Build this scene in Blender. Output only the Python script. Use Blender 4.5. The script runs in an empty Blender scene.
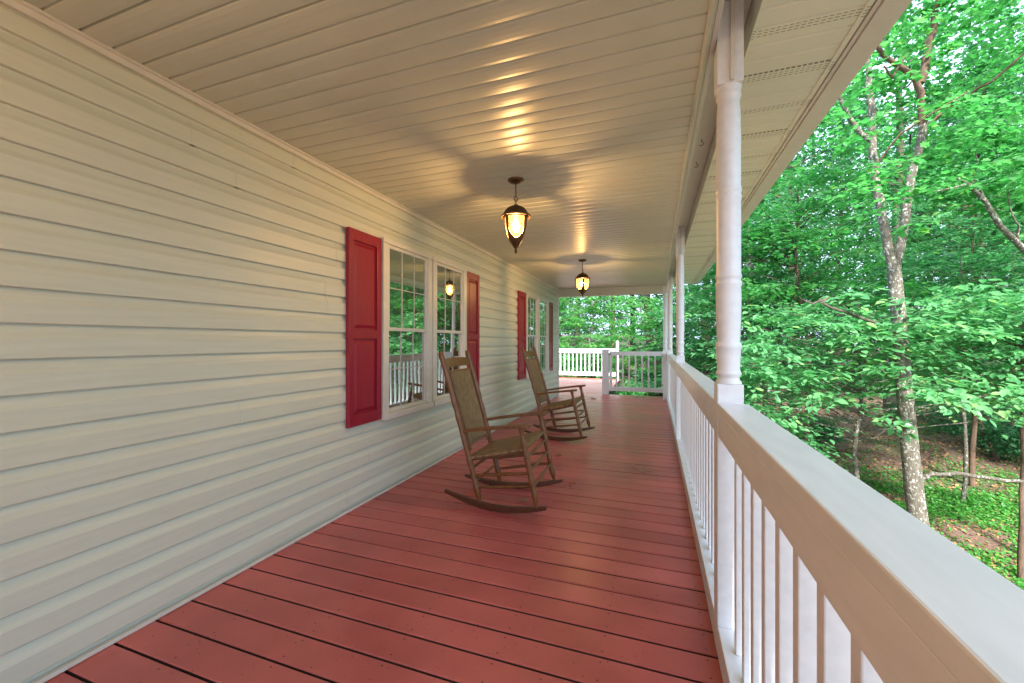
import bpy, math, random
import numpy as np
from mathutils import Vector, Matrix

random.seed(7)
RNG = np.random.default_rng(11)
scene = bpy.context.scene
COL = scene.collection
PI = math.pi

# ------------------------------------------------------------------ camera data (deck surface is z = 0)
YAW = math.radians(19.4)
CS, SN = math.cos(YAW), math.sin(YAW)
FPX, EYE = 406.0, 1.28


def at(px, py, d):
    """a measured photo position at a known depth, as a world point"""
    xc = (px - 512.0) * d / FPX
    return Vector((CS * xc - SN * d, SN * xc + CS * d, EYE - (py - 341.5) * d / FPX))


# ------------------------------------------------------------------ materials
def new_mat(name):
    m = bpy.data.materials.new(name)
    m.use_nodes = True
    nt = m.node_tree
    b = nt.nodes['Principled BSDF']
    return m, nt, b


def N(nt, kind, **kw):
    n = nt.nodes.new(kind)
    for k, v in kw.items():
        if k in n.inputs:
            n.inputs[k].default_value = v
        else:
            setattr(n, k, v)
    return n


def ramp(nt, fac, stops):
    r = nt.nodes.new('ShaderNodeValToRGB')
    els = r.color_ramp.elements
    while len(els) < len(stops):
        els.new(0.5)
    for e, (p, c) in zip(els, stops):
        e.position = p
        e.color = (c[0], c[1], c[2], 1)
    nt.links.new(fac, r.inputs['Fac'])
    return r.outputs['Color']


def coords(nt, scale=(1, 1, 1)):
    tc = nt.nodes.new('ShaderNodeTexCoord')
    mp = nt.nodes.new('ShaderNodeMapping')
    mp.inputs['Scale'].default_value = scale
    nt.links.new(tc.outputs['Object'], mp.inputs['Vector'])
    return mp.outputs['Vector']


def bump(nt, height, strength, dist, b):
    bp = nt.nodes.new('ShaderNodeBump')
    bp.inputs['Strength'].default_value = strength
    bp.inputs['Distance'].default_value = dist
    nt.links.new(height, bp.inputs['Height'])
    nt.links.new(bp.outputs['Normal'], b.inputs['Normal'])


def noisy(name, c1, c2, rough=0.5, scale=(4, 4, 4), nscale=3.0, detail=6.0, bstr=0.1, bdist=0.01, metal=0.0, spec=0.5):
    m, nt, b = new_mat(name)
    v = coords(nt, scale)
    n = N(nt, 'ShaderNodeTexNoise', Scale=nscale, Detail=detail)
    nt.links.new(v, n.inputs['Vector'])
    nt.links.new(ramp(nt, n.outputs['Fac'], [(0.3, c1), (0.7, c2)]), b.inputs['Base Color'])
    b.inputs['Roughness'].default_value = rough
    b.inputs['Metallic'].default_value = metal
    b.inputs['Specular IOR Level'].default_value = spec
    if bstr:
        bump(nt, n.outputs['Fac'], bstr, bdist, b)
    return m


M = {}
# vinyl siding: long faint grain, slightly dirty
M['siding'] = noisy('vinyl_siding', (.575, .60, .525), (.63, .655, .575), .42, (9, .5, 9), 6, 8, .25, .0012)
M['trim'] = noisy('white_trim', (.62, .61, .57), (.67, .66, .62), .4, (3, 3, 3), 5, 5, .1, .001)
M['ceiling'] = noisy('ceiling_vinyl', (.53, .56, .475), (.57, .60, .51), .34, (1.2, 1.6, 1), 2.2, 2, .35, .0025, spec=.36)
M['rail'] = noisy('rail_paint', (.68, .715, .75), (.76, .795, .83), .38, (5, 1.0, 5), 6, 9, .35, .0022)
M['grid'] = noisy('grille_white', (.50, .50, .48), (.56, .56, .54), .5)
M['mark'] = noisy('groove_dirt', (.12, .11, .09), (.2, .18, .15), .8)
M['shutter'] = noisy('shutter_red', (.235, .006, .026), (.30, .010, .036), .38, (14, 14, 1.2), 5, 8, .3, .0012)
M['iron'] = noisy('aged_bronze', (.055, .03, .013), (.16, .09, .035), .38, (20, 20, 20), 5, 4, .2, .001, metal=.6)
M['steel'] = noisy('grey_steel', (.2, .2, .2), (.35, .35, .35), .4, (20, 20, 20), 5, 4, .0, .001, metal=.8)
M['dead_leaf'] = noisy('dry_leaf', (.20, .10, .04), (.38, .22, .10), .7, (30, 30, 30))
M['roof'] = noisy('roof_shingle', (.06, .06, .06), (.12, .11, .11), .9, (8, 8, 8))
M['moth'] = noisy('moth_grey', (.05, .05, .045), (.16, .15, .13), .7, (90, 90, 90))


def wood(name, c1, c2, rough):
    m, nt, b = new_mat(name)
    v = coords(nt, (14, 14, 3))
    n = N(nt, 'ShaderNodeTexNoise', Scale=5.0, Detail=9.0, Distortion=1.2)
    nt.links.new(v, n.inputs['Vector'])
    nt.links.new(ramp(nt, n.outputs['Fac'], [(.25, c1), (.72, c2)]), b.inputs['Base Color'])
    b.inputs['Roughness'].default_value = rough
    bump(nt, n.outputs['Fac'], .25, .002, b)
    return m


M['chair'] = wood('chair_oak', (.085, .030, .010), (.24, .100, .032), .36)
M['rocker'] = wood('rocker_oak', (.055, .018, .010), (.12, .042, .022), .36)


def weave(name):
    m, nt, b = new_mat(name)
    v = coords(nt, (1, 1, 1))
    w1 = N(nt, 'ShaderNodeTexWave', Scale=34.0, Distortion=.6, bands_direction='Y')
    w2 = N(nt, 'ShaderNodeTexWave', Scale=30.0, Distortion=.6, bands_direction='DIAGONAL')
    nz = N(nt, 'ShaderNodeTexNoise', Scale=22.0, Detail=5.0)
    for t in (w1, w2, nz):
        nt.links.new(v, t.inputs['Vector'])
    mul = N(nt, 'ShaderNodeMath', operation='MULTIPLY')
    nt.links.new(w1.outputs['Fac'], mul.inputs[0])
    nt.links.new(w2.outputs['Fac'], mul.inputs[1])
    add = N(nt, 'ShaderNodeMath', operation='ADD')
    nt.links.new(mul.outputs[0], add.inputs[0])
    nt.links.new(nz.outputs['Fac'], add.inputs[1])
    nt.links.new(ramp(nt, add.outputs[0], [(.3, (.10, .060, .028)), (1.0, (.34, .215, .105))]), b.inputs['Base Color'])
    b.inputs['Roughness'].default_value = .65
    bump(nt, mul.outputs[0], .7, .004, b)
    return m


M['cane'] = weave('woven_cane')


def deck_mat():
    m, nt, b = new_mat('deck_paint')
    tc = nt.nodes.new('ShaderNodeTexCoord')
    sep = nt.nodes.new('ShaderNodeSeparateXYZ')
    nt.links.new(tc.outputs['Object'], sep.inputs[0])
    dv = N(nt, 'ShaderNodeMath', operation='DIVIDE')
    dv.inputs[1].default_value = .1525
    nt.links.new(sep.outputs['Y'], dv.inputs[0])
    fl = N(nt, 'ShaderNodeMath', operation='FLOOR')
    nt.links.new(dv.outputs[0], fl.inputs[0])
    wn = N(nt, 'ShaderNodeTexWhiteNoise', noise_dimensions='1D')
    nt.links.new(fl.outputs[0], wn.inputs['W'])
    v = coords(nt, (2.5, 12, 1))
    n1 = N(nt, 'ShaderNodeTexNoise', Scale=2.2, Detail=8.0, Roughness=.65)
    nt.links.new(v, n1.inputs['Vector'])
    v2 = coords(nt, (1, 1, 1))
    n2 = N(nt, 'ShaderNodeTexNoise', Scale=2.0, Detail=5.0)
    nt.links.new(v2, n2.inputs['Vector'])
    n3 = N(nt, 'ShaderNodeTexNoise', Scale=60.0, Detail=2.0)
    nt.links.new(v2, n3.inputs['Vector'])
    c1 = ramp(nt, wn.outputs['Value'], [(0, (.47, .104, .094)), (1, (.58, .142, .128))])
    c2 = ramp(nt, n2.outputs['Fac'], [(.32, (.76, .74, .74)), (.7, (1.14, 1.18, 1.18))])
    mx = N(nt, 'ShaderNodeMix', data_type='RGBA', blend_type='MULTIPLY')
    mx.inputs[0].default_value = 1
    nt.links.new(c1, mx.inputs[6])
    nt.links.new(c2, mx.inputs[7])
    def wrap_near(sock, period, off, r):
        q = N(nt, 'ShaderNodeMath', operation='WRAP')
        q.inputs[1].default_value = period
        q.inputs[2].default_value = 0
        nt.links.new(sock, q.inputs[0])
        c = N(nt, 'ShaderNodeMath', operation='SUBTRACT')
        c.inputs[1].default_value = off
        nt.links.new(q.outputs[0], c.inputs[0])
        d2 = N(nt, 'ShaderNodeMath', operation='MULTIPLY')
        nt.links.new(c.outputs[0], d2.inputs[0])
        nt.links.new(c.outputs[0], d2.inputs[1])
        return d2.outputs[0]
    xx = wrap_near(sep.outputs['X'], .406, .2, .004)
    ds = []
    for off in (.030, .1225):
        yy = wrap_near(sep.outputs['Y'], .1525, off, .004)
        ad = N(nt, 'ShaderNodeMath', operation='ADD')
        nt.links.new(xx, ad.inputs[0])
        nt.links.new(yy, ad.inputs[1])
        ds.append(ad.outputs[0])
    mn = N(nt, 'ShaderNodeMath', operation='MINIMUM')
    nt.links.new(ds[0], mn.inputs[0])
    nt.links.new(ds[1], mn.inputs[1])
    nail = N(nt, 'ShaderNodeMath', operation='LESS_THAN')
    nail.inputs[1].default_value = .0042 ** 2
    nt.links.new(mn.outputs[0], nail.inputs[0])
    # sparse dark nicks and pale scuffs
    sp = ramp(nt, n3.outputs['Fac'], [(.70, (0, 0, 0)), (.74, (1, 1, 1))])
    mx2 = N(nt, 'ShaderNodeMix', data_type='RGBA')
    mxn = N(nt, 'ShaderNodeMath', operation='MAXIMUM')
    nt.links.new(sp, mxn.inputs[0])
    nt.links.new(nail.outputs[0], mxn.inputs[1])
    nt.links.new(mxn.outputs[0], mx2.inputs[0])
    nt.links.new(mx.outputs[2], mx2.inputs[6])
    mx2.inputs[7].default_value = (.08, .02, .02, 1)
    sc = ramp(nt, n1.outputs['Fac'], [(.66, (0, 0, 0)), (.82, (.35, .35, .35))])
    mx3 = N(nt, 'ShaderNodeMix', data_type='RGBA')
    nt.links.new(sc, mx3.inputs[0])
    nt.links.new(mx2.outputs[2], mx3.inputs[6])
    mx3.inputs[7].default_value = (.46, .16, .14, 1)
    nt.links.new(mx3.outputs[2], b.inputs['Base Color'])
    rr = nt.nodes.new('ShaderNodeMapRange')
    rr.inputs[3].default_value = .20
    rr.inputs[4].default_value = .44
    nt.links.new(n2.outputs['Fac'], rr.inputs[0])
    nt.links.new(rr.outputs[0], b.inputs['Roughness'])
    bump(nt, n1.outputs['Fac'], .35, .003, b)
    return m


M['deck'] = deck_mat()


def soffit_mat():
    m, nt, b = new_mat('soffit_vinyl')
    tc = nt.nodes.new('ShaderNodeTexCoord')
    sep = nt.nodes.new('ShaderNodeSeparateXYZ')
    nt.links.new(tc.outputs['Object'], sep.inputs[0])

    def mod(sock, period):
        q = N(nt, 'ShaderNodeMath', operation='WRAP')
        q.inputs[1].default_value = period
        q.inputs[2].default_value = 0
        nt.links.new(sock, q.inputs[0])
        return q.outputs[0]

    def lt(sock, v):
        q = N(nt, 'ShaderNodeMath', operation='LESS_THAN')
        q.inputs[1].default_value = v
        nt.links.new(sock, q.inputs[0])
        return q.outputs[0]

    def mul(a, c):
        q = N(nt, 'ShaderNodeMath', operation='MULTIPLY')
        nt.links.new(a, q.inputs[0])
        nt.links.new(c, q.inputs[1])
        return q.outputs[0]
    hole = mul(mul(lt(mod(sep.outputs['X'], .022), .015), lt(mod(sep.outputs['Y'], .016), .0045)),
               lt(mod(sep.outputs['Y'], .312), .062))
    mx = N(nt, 'ShaderNodeMix', data_type='RGBA')
    nt.links.new(hole, mx.inputs[0])
    mx.inputs[6].default_value = (.72, .76, .66, 1)
    mx.inputs[7].default_value = (.20, .20, .17, 1)
    nt.links.new(mx.outputs[2], b.inputs['Base Color'])
    b.inputs['Roughness'].default_value = .4
    return m


M['soffit'] = soffit_mat()


def glass_mat():
    m, nt, b = new_mat('window_glass')
    out = nt.nodes['Material Output']
    b.inputs['Base Color'].default_value = (.018, .016, .014, 1)
    b.inputs['Roughness'].default_value = .6
    g = N(nt, 'ShaderNodeBsdfGlossy', Roughness=.012)
    g.inputs['Color'].default_value = (.92, .95, .93, 1)
    v = coords(nt, (1, 1, 1))
    n = N(nt, 'ShaderNodeTexNoise', Scale=2.5, Detail=1.0)
    nt.links.new(v, n.inputs['Vector'])
    bp = N(nt, 'ShaderNodeBump', Strength=.06, Distance=.01)
    nt.links.new(n.outputs['Fac'], bp.inputs['Height'])
    nt.links.new(bp.outputs['Normal'], g.inputs['Normal'])
    fr = N(nt, 'ShaderNodeLayerWeight', Blend=.42)
    mr = nt.nodes.new('ShaderNodeMapRange')
    mr.inputs[3].default_value = .38
    mr.inputs[4].default_value = .95
    nt.links.new(fr.outputs['Facing'], mr.inputs[0])
    mx = nt.nodes.new('ShaderNodeMixShader')
    nt.links.new(mr.outputs[0], mx.inputs[0])
    nt.links.new(b.outputs[0], mx.inputs[1])
    nt.links.new(g.outputs[0], mx.inputs[2])
    nt.links.new(mx.outputs[0], out.inputs['Surface'])
    return m


M['glass'] = glass_mat()


def lantern_glass():
    m, nt, b = new_mat('seeded_amber_glass')
    out = nt.nodes['Material Output']
    tr = N(nt, 'ShaderNodeBsdfTransparent')
    tr.inputs['Color'].default_value = (1, .80, .50, 1)
    tl = N(nt, 'ShaderNodeBsdfTranslucent')
    tl.inputs['Color'].default_value = (.9, .52, .17, 1)
    v = coords(nt, (1, 1, 1))
    n = N(nt, 'ShaderNodeTexNoise', Scale=60.0, Detail=3.0)
    nt.links.new(v, n.inputs['Vector'])
    mr = nt.nodes.new('ShaderNodeMapRange')
    mr.inputs[1].default_value = .3
    mr.inputs[2].default_value = .7
    mr.inputs[3].default_value = .03
    mr.inputs[4].default_value = .10
    nt.links.new(n.outputs['Fac'], mr.inputs[0])
    mx = nt.nodes.new('ShaderNodeMixShader')
    nt.links.new(mr.outputs[0], mx.inputs[0])
    nt.links.new(tr.outputs[0], mx.inputs[1])
    nt.links.new(tl.outputs[0], mx.inputs[2])
    nt.links.new(mx.outputs[0], out.inputs['Surface'])
    return m


M['amber'] = lantern_glass()


def bulb_mat():
    m, nt, b = new_mat('lit_bulb')
    b.inputs['Base Color'].default_value = (1, .9, .7, 1)
    b.inputs['Emission Color'].default_value = (1, .70, .34, 1)
    b.inputs['Emission Strength'].default_value = 2.4
    tr = N(nt, 'ShaderNodeBsdfTransparent')
    mx = nt.nodes.new('ShaderNodeMixShader')
    mx.inputs[0].default_value = .8
    nt.links.new(b.outputs[0], mx.inputs[1])
    nt.links.new(tr.outputs[0], mx.inputs[2])
    nt.links.new(mx.outputs[0], nt.nodes['Material Output'].inputs['Surface'])
    return m


M['bulb'] = bulb_mat()


def bark(name, c1, c2, lichen, amount):
    m, nt, b = new_mat(name)
    v = coords(nt, (5, 5, 1.6))
    n = N(nt, 'ShaderNodeTexNoise', Scale=4.0, Detail=9.0, Roughness=.7)
    nt.links.new(v, n.inputs['Vector'])
    base = ramp(nt, n.outputs['Fac'], [(.3, c1), (.7, c2)])
    v2 = coords(nt, (1, 1, .7))
    n2 = N(nt, 'ShaderNodeTexNoise', Scale=24.0, Detail=7.0, Roughness=.7)
    nt.links.new(v2, n2.inputs['Vector'])
    mk = ramp(nt, n2.outputs['Fac'], [(.62 - amount, (0, 0, 0)), (.66 - amount, (1, 1, 1))])
    mx = N(nt, 'ShaderNodeMix', data_type='RGBA')
    nt.links.new(mk, mx.inputs[0])
    nt.links.new(base, mx.inputs[6])
    mx.inputs[7].default_value = (*lichen, 1)
    nt.links.new(mx.outputs[2], b.inputs['Base Color'])
    b.inputs['Roughness'].default_value = .9
    bump(nt, n.outputs['Fac'], .8, .03, b)
    return m


M['bark_pale'] = bark('lichen_bark', (.06, .05, .036), (.17, .15, .115), (.42, .42, .38), .07)
M['bark_brown'] = bark('brown_bark', (.07, .045, .03), (.20, .12, .08), (.30, .28, .24), -.05)
M['bark_dark'] = bark('forest_bark', (.045, .035, .026), (.13, .105, .08), (.28, .28, .24), -.02)


def leaf_mat(name, dark, mid, light, trans=.42, rough=.42):
    m, nt, b = new_mat(name)
    out = nt.nodes['Material Output']
    a = N(nt, 'ShaderNodeAttribute', attribute_name='tint')
    c = ramp(nt, a.outputs['Fac'], [(0, dark), (.5, mid), (.97, light), (1, (light[0] * 1.3, light[1] * 1.02, light[2] * .85))])
    nt.links.new(c, b.inputs['Base Color'])
    b.inputs['Roughness'].default_value = rough
    b.inputs['Specular IOR Level'].default_value = .5
    hs = N(nt, 'ShaderNodeHueSaturation', Saturation=1.15, Value=2.0)
    hs.inputs['Hue'].default_value = .497
    nt.links.new(c, hs.inputs['Color'])
    t = nt.nodes.new('ShaderNodeBsdfTranslucent')
    nt.links.new(hs.outputs[0], t.inputs['Color'])
    mx = nt.nodes.new('ShaderNodeMixShader')
    mx.inputs[0].default_value = trans
    nt.links.new(b.outputs[0], mx.inputs[1])
    nt.links.new(t.outputs[0], mx.inputs[2])
    nt.links.new(mx.outputs[0], out.inputs['Surface'])
    return m


M['leaf_mint'] = leaf_mat('dogwood_leaf', (.045, .16, .070), (.088, .265, .108), (.16, .365, .155), rough=.33)
M['leaf_maple'] = leaf_mat('maple_leaf', (.038, .145, .048), (.066, .23, .072), (.115, .31, .105), .5)
M['leaf_dark'] = leaf_mat('forest_leaf', (.030, .105, .046), (.056, .18, .075), (.095, .25, .10), .45)
M['leaf_cover'] = leaf_mat('ground_cover_leaf', (.04, .17, .03), (.07, .27, .05), (.13, .36, .07), .4)


def ground_mat():
    m, nt, b = new_mat('forest_floor')
    v = coords(nt, (1, 1, 1))
    n1 = N(nt, 'ShaderNodeTexNoise', Scale=.28, Detail=6.0)
    n2 = N(nt, 'ShaderNodeTexNoise', Scale=16.0, Detail=8.0, Roughness=.7)
    for t in (n1, n2):
        nt.links.new(v, t.inputs['Vector'])
    litter = ramp(nt, n2.outputs['Fac'], [(.3, (.075, .042, .03)), (.55, (.17, .10, .075)), (.75, (.30, .19, .14))])
    green = ramp(nt, n2.outputs['Fac'], [(.3, (.02, .07, .015)), (.7, (.07, .17, .03))])
    mk = ramp(nt, n1.outputs['Fac'], [(.50, (0, 0, 0)), (.60, (1, 1, 1))])
    mx = N(nt, 'ShaderNodeMix', data_type='RGBA')
    nt.links.new(mk, mx.inputs[0])
    nt.links.new(litter, mx.inputs[6])
    nt.links.new(green, mx.inputs[7])
    nt.links.new(mx.outputs[2], b.inputs['Base Color'])
    b.inputs['Roughness'].default_value = .95
    bump(nt, n2.outputs['Fac'], .8, .05, b)
    return m


M['ground'] = ground_mat()


# ------------------------------------------------------------------ mesh builder
class MB:
    def __init__(s):
        s.v, s.f = [], []

    def add(s, vs, fs):
        o = len(s.v)
        s.v += [tuple(p) for p in vs]
        s.f += [tuple(i + o for i in f) for f in fs]
        return s

    def box(s, x0, x1, y0, y1, z0, z1):
        vs = [(x, y, z) for z in (z0, z1) for y in (y0, y1) for x in (x0, x1)]
        return s.add(vs, [(0, 2, 3, 1), (4, 5, 7, 6), (0, 1, 5, 4), (2, 6, 7, 3), (0, 4, 6, 2), (1, 3, 7, 5)])

    def tube(s, pts, rad, n=8, cap=True, flat=None):
        """round bar through pts; rad: number or list; flat=(a,b) scales the section"""
        pts = [Vector(p) for p in pts]
        if not isinstance(rad, (list, tuple)):
            rad = [rad] * len(pts)
        vs, fs = [], []
        ref = None
        for i, p in enumerate(pts):
            t = (pts[min(i + 1, len(pts) - 1)] - pts[max(i - 1, 0)])
            t = t.normalized() if t.length > 1e-9 else Vector((0, 0, 1))
            if ref is None:
                ref = Vector((0, 0, 1)) if abs(t.z) < .9 else Vector((1, 0, 0))
            u = (ref - t * ref.dot(t)).normalized()
            ref = u
            w = t.cross(u)
            fa, fb = flat or (1, 1)
            for k in range(n):
                a = 2 * PI * k / n
                vs.append(p + u * (math.cos(a) * rad[i] * fa) + w * (math.sin(a) * rad[i] * fb))
        for i in range(len(pts) - 1):
            for k in range(n):
                a, b2 = i * n + k, i * n + (k + 1) % n
                fs.append((a, b2, b2 + n, a + n))
        if cap:
            fs.append(tuple(range(n - 1, -1, -1)))
            o = (len(pts) - 1) * n
            fs.append(tuple(range(o, o + n)))
        return s.add(vs, fs)

    def lathe(s, cx, cy, prof, n=24):
        return s.tube_z(cx, cy, prof, n)

    def tube_z(s, cx, cy, prof, n):
        vs, fs = [], []
        for (r, z) in prof:
            for k in range(n):
                a = 2 * PI * k / n
                vs.append((cx + r * math.cos(a), cy + r * math.sin(a), z))
        for i in range(len(prof) - 1):
            for k in range(n):
                a, b2 = i * n + k, i * n + (k + 1) % n
                fs.append((a, b2, b2 + n, a + n))
        fs.append(tuple(range(n - 1, -1, -1)))
        o = (len(prof) - 1) * n
        fs.append(tuple(range(o, o + n)))
        return s.add(vs, fs)

    def prism_y(s, prof, y0, y1):
        """closed x-z outline carried from y0 to y1"""
        n = len(prof)
        vs = [(x, y0, z) for x, z in prof] + [(x, y1, z) for x, z in prof]
        fs = [(i, (i + 1) % n, (i + 1) % n + n, i + n) for i in range(n)]
        fs += [tuple(range(n - 1, -1, -1)), tuple(range(n, 2 * n))]
        return s.add(vs, fs)

    def build(s, name, mat, parent=None, smooth=False, bevel=0):
        me = bpy.data.meshes.new(name)
        me.from_pydata(s.v, [], s.f)
        me.update()
        me.materials.append(mat)
        import bmesh
        bm = bmesh.new()
        bm.from_mesh(me)
        bmesh.ops.recalc_face_normals(bm, faces=bm.faces)
        bm.to_mesh(me)
        bm.free()
        if smooth:
            me.polygons.foreach_set('use_smooth', [True] * len(me.polygons))
            try:
                me.set_sharp_from_angle(angle=math.radians(50))
            except Exception:
                pass
        o = bpy.data.objects.new(name, me)
        COL.objects.link(o)
        if parent:
            o.parent = parent
        if bevel:
            b = o.modifiers.new('bevel', 'BEVEL')
            b.width = bevel
            b.segments = 2
            b.limit_method = 'ANGLE'
        return o


def tag(o, label=None, cat=None, group=None, kind=None):
    if label:
        o['label'] = label
    if cat:
        o['category'] = cat
    if group:
        o['group'] = group
    if kind:
        o['kind'] = kind
    return o


def empty(name, loc=(0, 0, 0), rz=0.0):
    o = bpy.data.objects.new(name, None)
    o.empty_display_size = .1
    o.location = loc
    o.rotation_euler = (0, 0, rz)
    COL.objects.link(o)
    return o


def copy_tree(o, parent=None):
    c = o.copy()
    COL.objects.link(c)
    if parent:
        c.parent = parent
    for ch in list(o.children):
        copy_tree(ch, c)
    return c


# ------------------------------------------------------------------ dimensions
WALL = -2.166           # wall face
CEIL = 2.506
Y0, YC = -6.0, 9.485    # porch start, house corner
EDGE = .24              # inner face of the rail

# ------------------------------------------------------------------ deck
BP = .1525
mb = MB()


def boards(x0, x1, ya, yb):
    k0, k1 = math.floor(ya / BP), math.ceil(yb / BP)
    for k in range(k0, k1):
        a, b2 = max(ya, k * BP), min(yb, (k + 1) * BP)
        g1 = random.uniform(.0040, .0066)
        g2 = random.uniform(.0040, .0066)
        if b2 - a < .03:
            continue
        e = .005
        z = random.uniform(-.0012, .0012)
        y0, y1 = a + g1, b2 - g2
        prof = [(y0, -.035), (y0, z - e), (y0 + e, z), (y1 - e, z), (y1, z - e), (y1, -.035)]
        vs = [(x0, y, zz) for y, zz in prof] + [(x1, y, zz) for y, zz in prof]
        n = 6
        fs = [(i, (i + 1) % n, (i + 1) % n + n, i + n) for i in range(n)] + [tuple(range(n - 1, -1, -1)), tuple(range(n, 2 * n))]
        mb.add(vs, fs)


boards(WALL - .02, .362, Y0, YC)
boards(-6.5, .362, YC, 10.065)
boards(-6.5, -1.12, 10.065, 14.26)
deck = tag(mb.build('deck', M['deck']), kind='structure')
M['gap'] = noisy('board_gap_shade', (.035, .022, .018), (.07, .04, .032), .9)  # dark colour on the board sides stands in for shade inside the gaps
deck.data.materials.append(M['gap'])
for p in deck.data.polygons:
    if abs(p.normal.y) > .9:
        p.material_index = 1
mb = MB()
mb.box(WALL, .358, Y0, 10.06, -.25, -.06)
mb.box(-6.45, -1.13, 10.062, 14.24, -.25, -.06)
tag(mb.build('deck_frame', M['bark_dark']), kind='structure')

# ------------------------------------------------------------------ house
house = empty('house', (0, 0, 0))
tag(house, 'white vinyl sided house with red shutters and a grooved porch ceiling', 'house')
CO, TH = .1302, .025
ZB = .1747
mb = MB()
mb.box(WALL - 6, WALL - .022, Y0, YC - .014, -3.2, 3.4)          # body behind the siding
seams = {}
rs = random.Random(5)
zs = [ZB + CO * k for k in range(-1, 18)]
for k, z in enumerate(zs):
    zt = z + CO
    if z < .02:
        z = .022
    if zt > CEIL:
        zt = CEIL - .002
    cuts = [Y0, YC - .09]
    y = Y0 + rs.uniform(.8, 2.2)
    if k == 17:
        y = 1.39
    while y < YC - .5:
        cuts.insert(-1, y)
        y += 3.66 if k % 2 else 3.4
    for j in range(len(cuts) - 1):
        of = .0024 if j % 2 else 0
        x = WALL + of
        h = zt - z
        prof = [(x - TH, z), (x - .002, z), (x, z + .003), (x, z + .003 + h * .56), (x - .012, z + h * .74),
                (x - .0205, zt - .010), (x - .0215, zt + .0050), (x - TH, zt + .004)]
        if h < .05:
            prof = [(x - TH, z), (x, z), (x, zt), (x - TH, zt)]
        mb.prism_y(prof, cuts[j] - (.02 if of else 0), cuts[j + 1] + (.02 if of else 0))
wall = mb.build('wall', M['siding'], house)
mb = MB()
mb.box(WALL - .016, WALL + .012, YC - .09, YC + .012, .022, CEIL - .002)
mb.box(WALL - .11, WALL - .0165, YC - .013, YC + .013, .022, CEIL - .002)
mb.build('corner_board', M['trim'], house, bevel=.003)
mb = MB()
mb.box(WALL - .012, WALL + .010, Y0, YC - .092, .003, .020)
mb.build('starter_strip', M['trim'], house, bevel=.002)
# cove trim where wall meets ceiling
mb = MB()
mb.prism_y([(WALL - .01, CEIL - .034), (WALL + .008, CEIL - .034), (WALL + .012, CEIL - .012), (WALL + .024, CEIL - .009),
            (WALL + .024, CEIL + .002), (WALL - .01, CEIL + .002)], Y0, YC - .1)
mb.build('cove_trim', M['trim'], house)


def window(ya, yb, label):
    """double hung window, glass from ya to yb; the casing is the part, the rest hangs on it"""
    z0, z1 = .685, 2.076
    x = WALL + .015
    c = .072
    w = MB()
    w.box(x - .040, x + .030, ya - c, ya, z0 - .01, z1 + .03)
    w.box(x - .040, x + .030, yb, yb + c, z0 - .01, z1 + .03)
    w.box(x - .02, x + .033, ya - c - .002, yb + c + .002, z1 + .0305, z1 + .072)
    win = w.build('window', M['trim'], house, bevel=.004)
    s = MB()
    s.box(x - .02, x + .052, ya - c - .001, yb + c + .001, z0 - .062, z0 - .0105)
    s.build('sill', M['trim'], win, bevel=.005)
    zm = 1.372
    s = MB()
    t = .026
    for a, b2, xo in ((zm, z1 + .029, .016), (z0 - .009, zm + .028, .004)):
        s.box(x - .018, x + xo, ya + .001, ya + t, a, b2)
        s.box(x - .018, x + xo, yb - t, yb - .001, a, b2)
        s.box(x - .018, x + xo, ya + t, yb - t, b2 - .028, b2)
        s.box(x - .018, x + xo, ya + t, yb - t, a, a + .030)
    s.build('sash', M['trim'], win)
    g = MB()
    for a, b2, xo in ((zm + .02, z1 + .02, .003), (z0, zm + .01, -.009)):
        g.box(x - .016, x + xo, ya + t - .004, yb - t + .004, a, b2)
    g.build('pane', M['glass'], win)
    q = MB()
    for a, b2, xo in ((zm + .03, z1 + .002, .0035), (z0 + .021, zm, -.0085)):
        for f in (1 / 3, 2 / 3):
            yy = ya + t + (yb - ya - 2 * t) * f
            q.box(x + xo, x + xo + .005, yy - .0042, yy + .0042, a, b2)
        zz = (a + b2) / 2
        q.box(x + xo + .0005, x + xo + .0055, ya + t, yb - t, zz - .0042, zz + .0042)
    q.build('muntin_grid', M['grid'], win)
    return win


def shutter(y0, y1):
    x = WALL
    z0, z1, sw = .638, 2.13, .052
    s = MB()
    zm = 1.335
    s.box(x + .002, x + .036, y0, y0 + sw, z0, z1)
    s.box(x + .002, x + .036, y1 - sw, y1, z0, z1)
    for a, b2 in ((z0, z0 + .085), (zm - .035, zm + .035), (z1 - .085, z1)):
        s.box(x + .002, x + .0355, y0 + sw, y1 - sw, a, b2)
    sh = s.build('shutter', M['shutter'], house, bevel=.004)
    p = MB()
    for a, b2 in ((z0 + .085, zm - .035), (zm + .035, z1 - .085)):
        p.box(x + .002, x + .016, y0 + sw, y1 - sw, a, b2)
        i0, i1, j0, j1 = y0 + sw + .012, y1 - sw - .012, a + .014, b2 - .014
        m2 = .024
        vs = [(x + .016, i0, j0), (x + .016, i1, j0), (x + .016, i1, j1), (x + .016, i0, j1),
              (x + .028, i0 + m2, j0 + m2), (x + .028, i1 - m2, j0 + m2), (x + .028, i1 - m2, j1 - m2), (x + .028, i0 + m2, j1 - m2)]
        p.add(vs, [(4, 5, 6, 7), (0, 1, 5, 4), (1, 2, 6, 5), (2, 3, 7, 6), (3, 0, 4, 7), (3, 2, 1, 0)])
    p.build('raised_panel', M['shutter'], sh)
    for yy in (y0 + .014, y1 - .014):
        for zz in (z0 + .05, 1.33, z1 - .05):
            k = MB()
            k.tube([(x + .036, yy, zz), (x + .040, yy, zz)], .006, 8)
            k.build('screw_cap', M['shutter'], sh)


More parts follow.
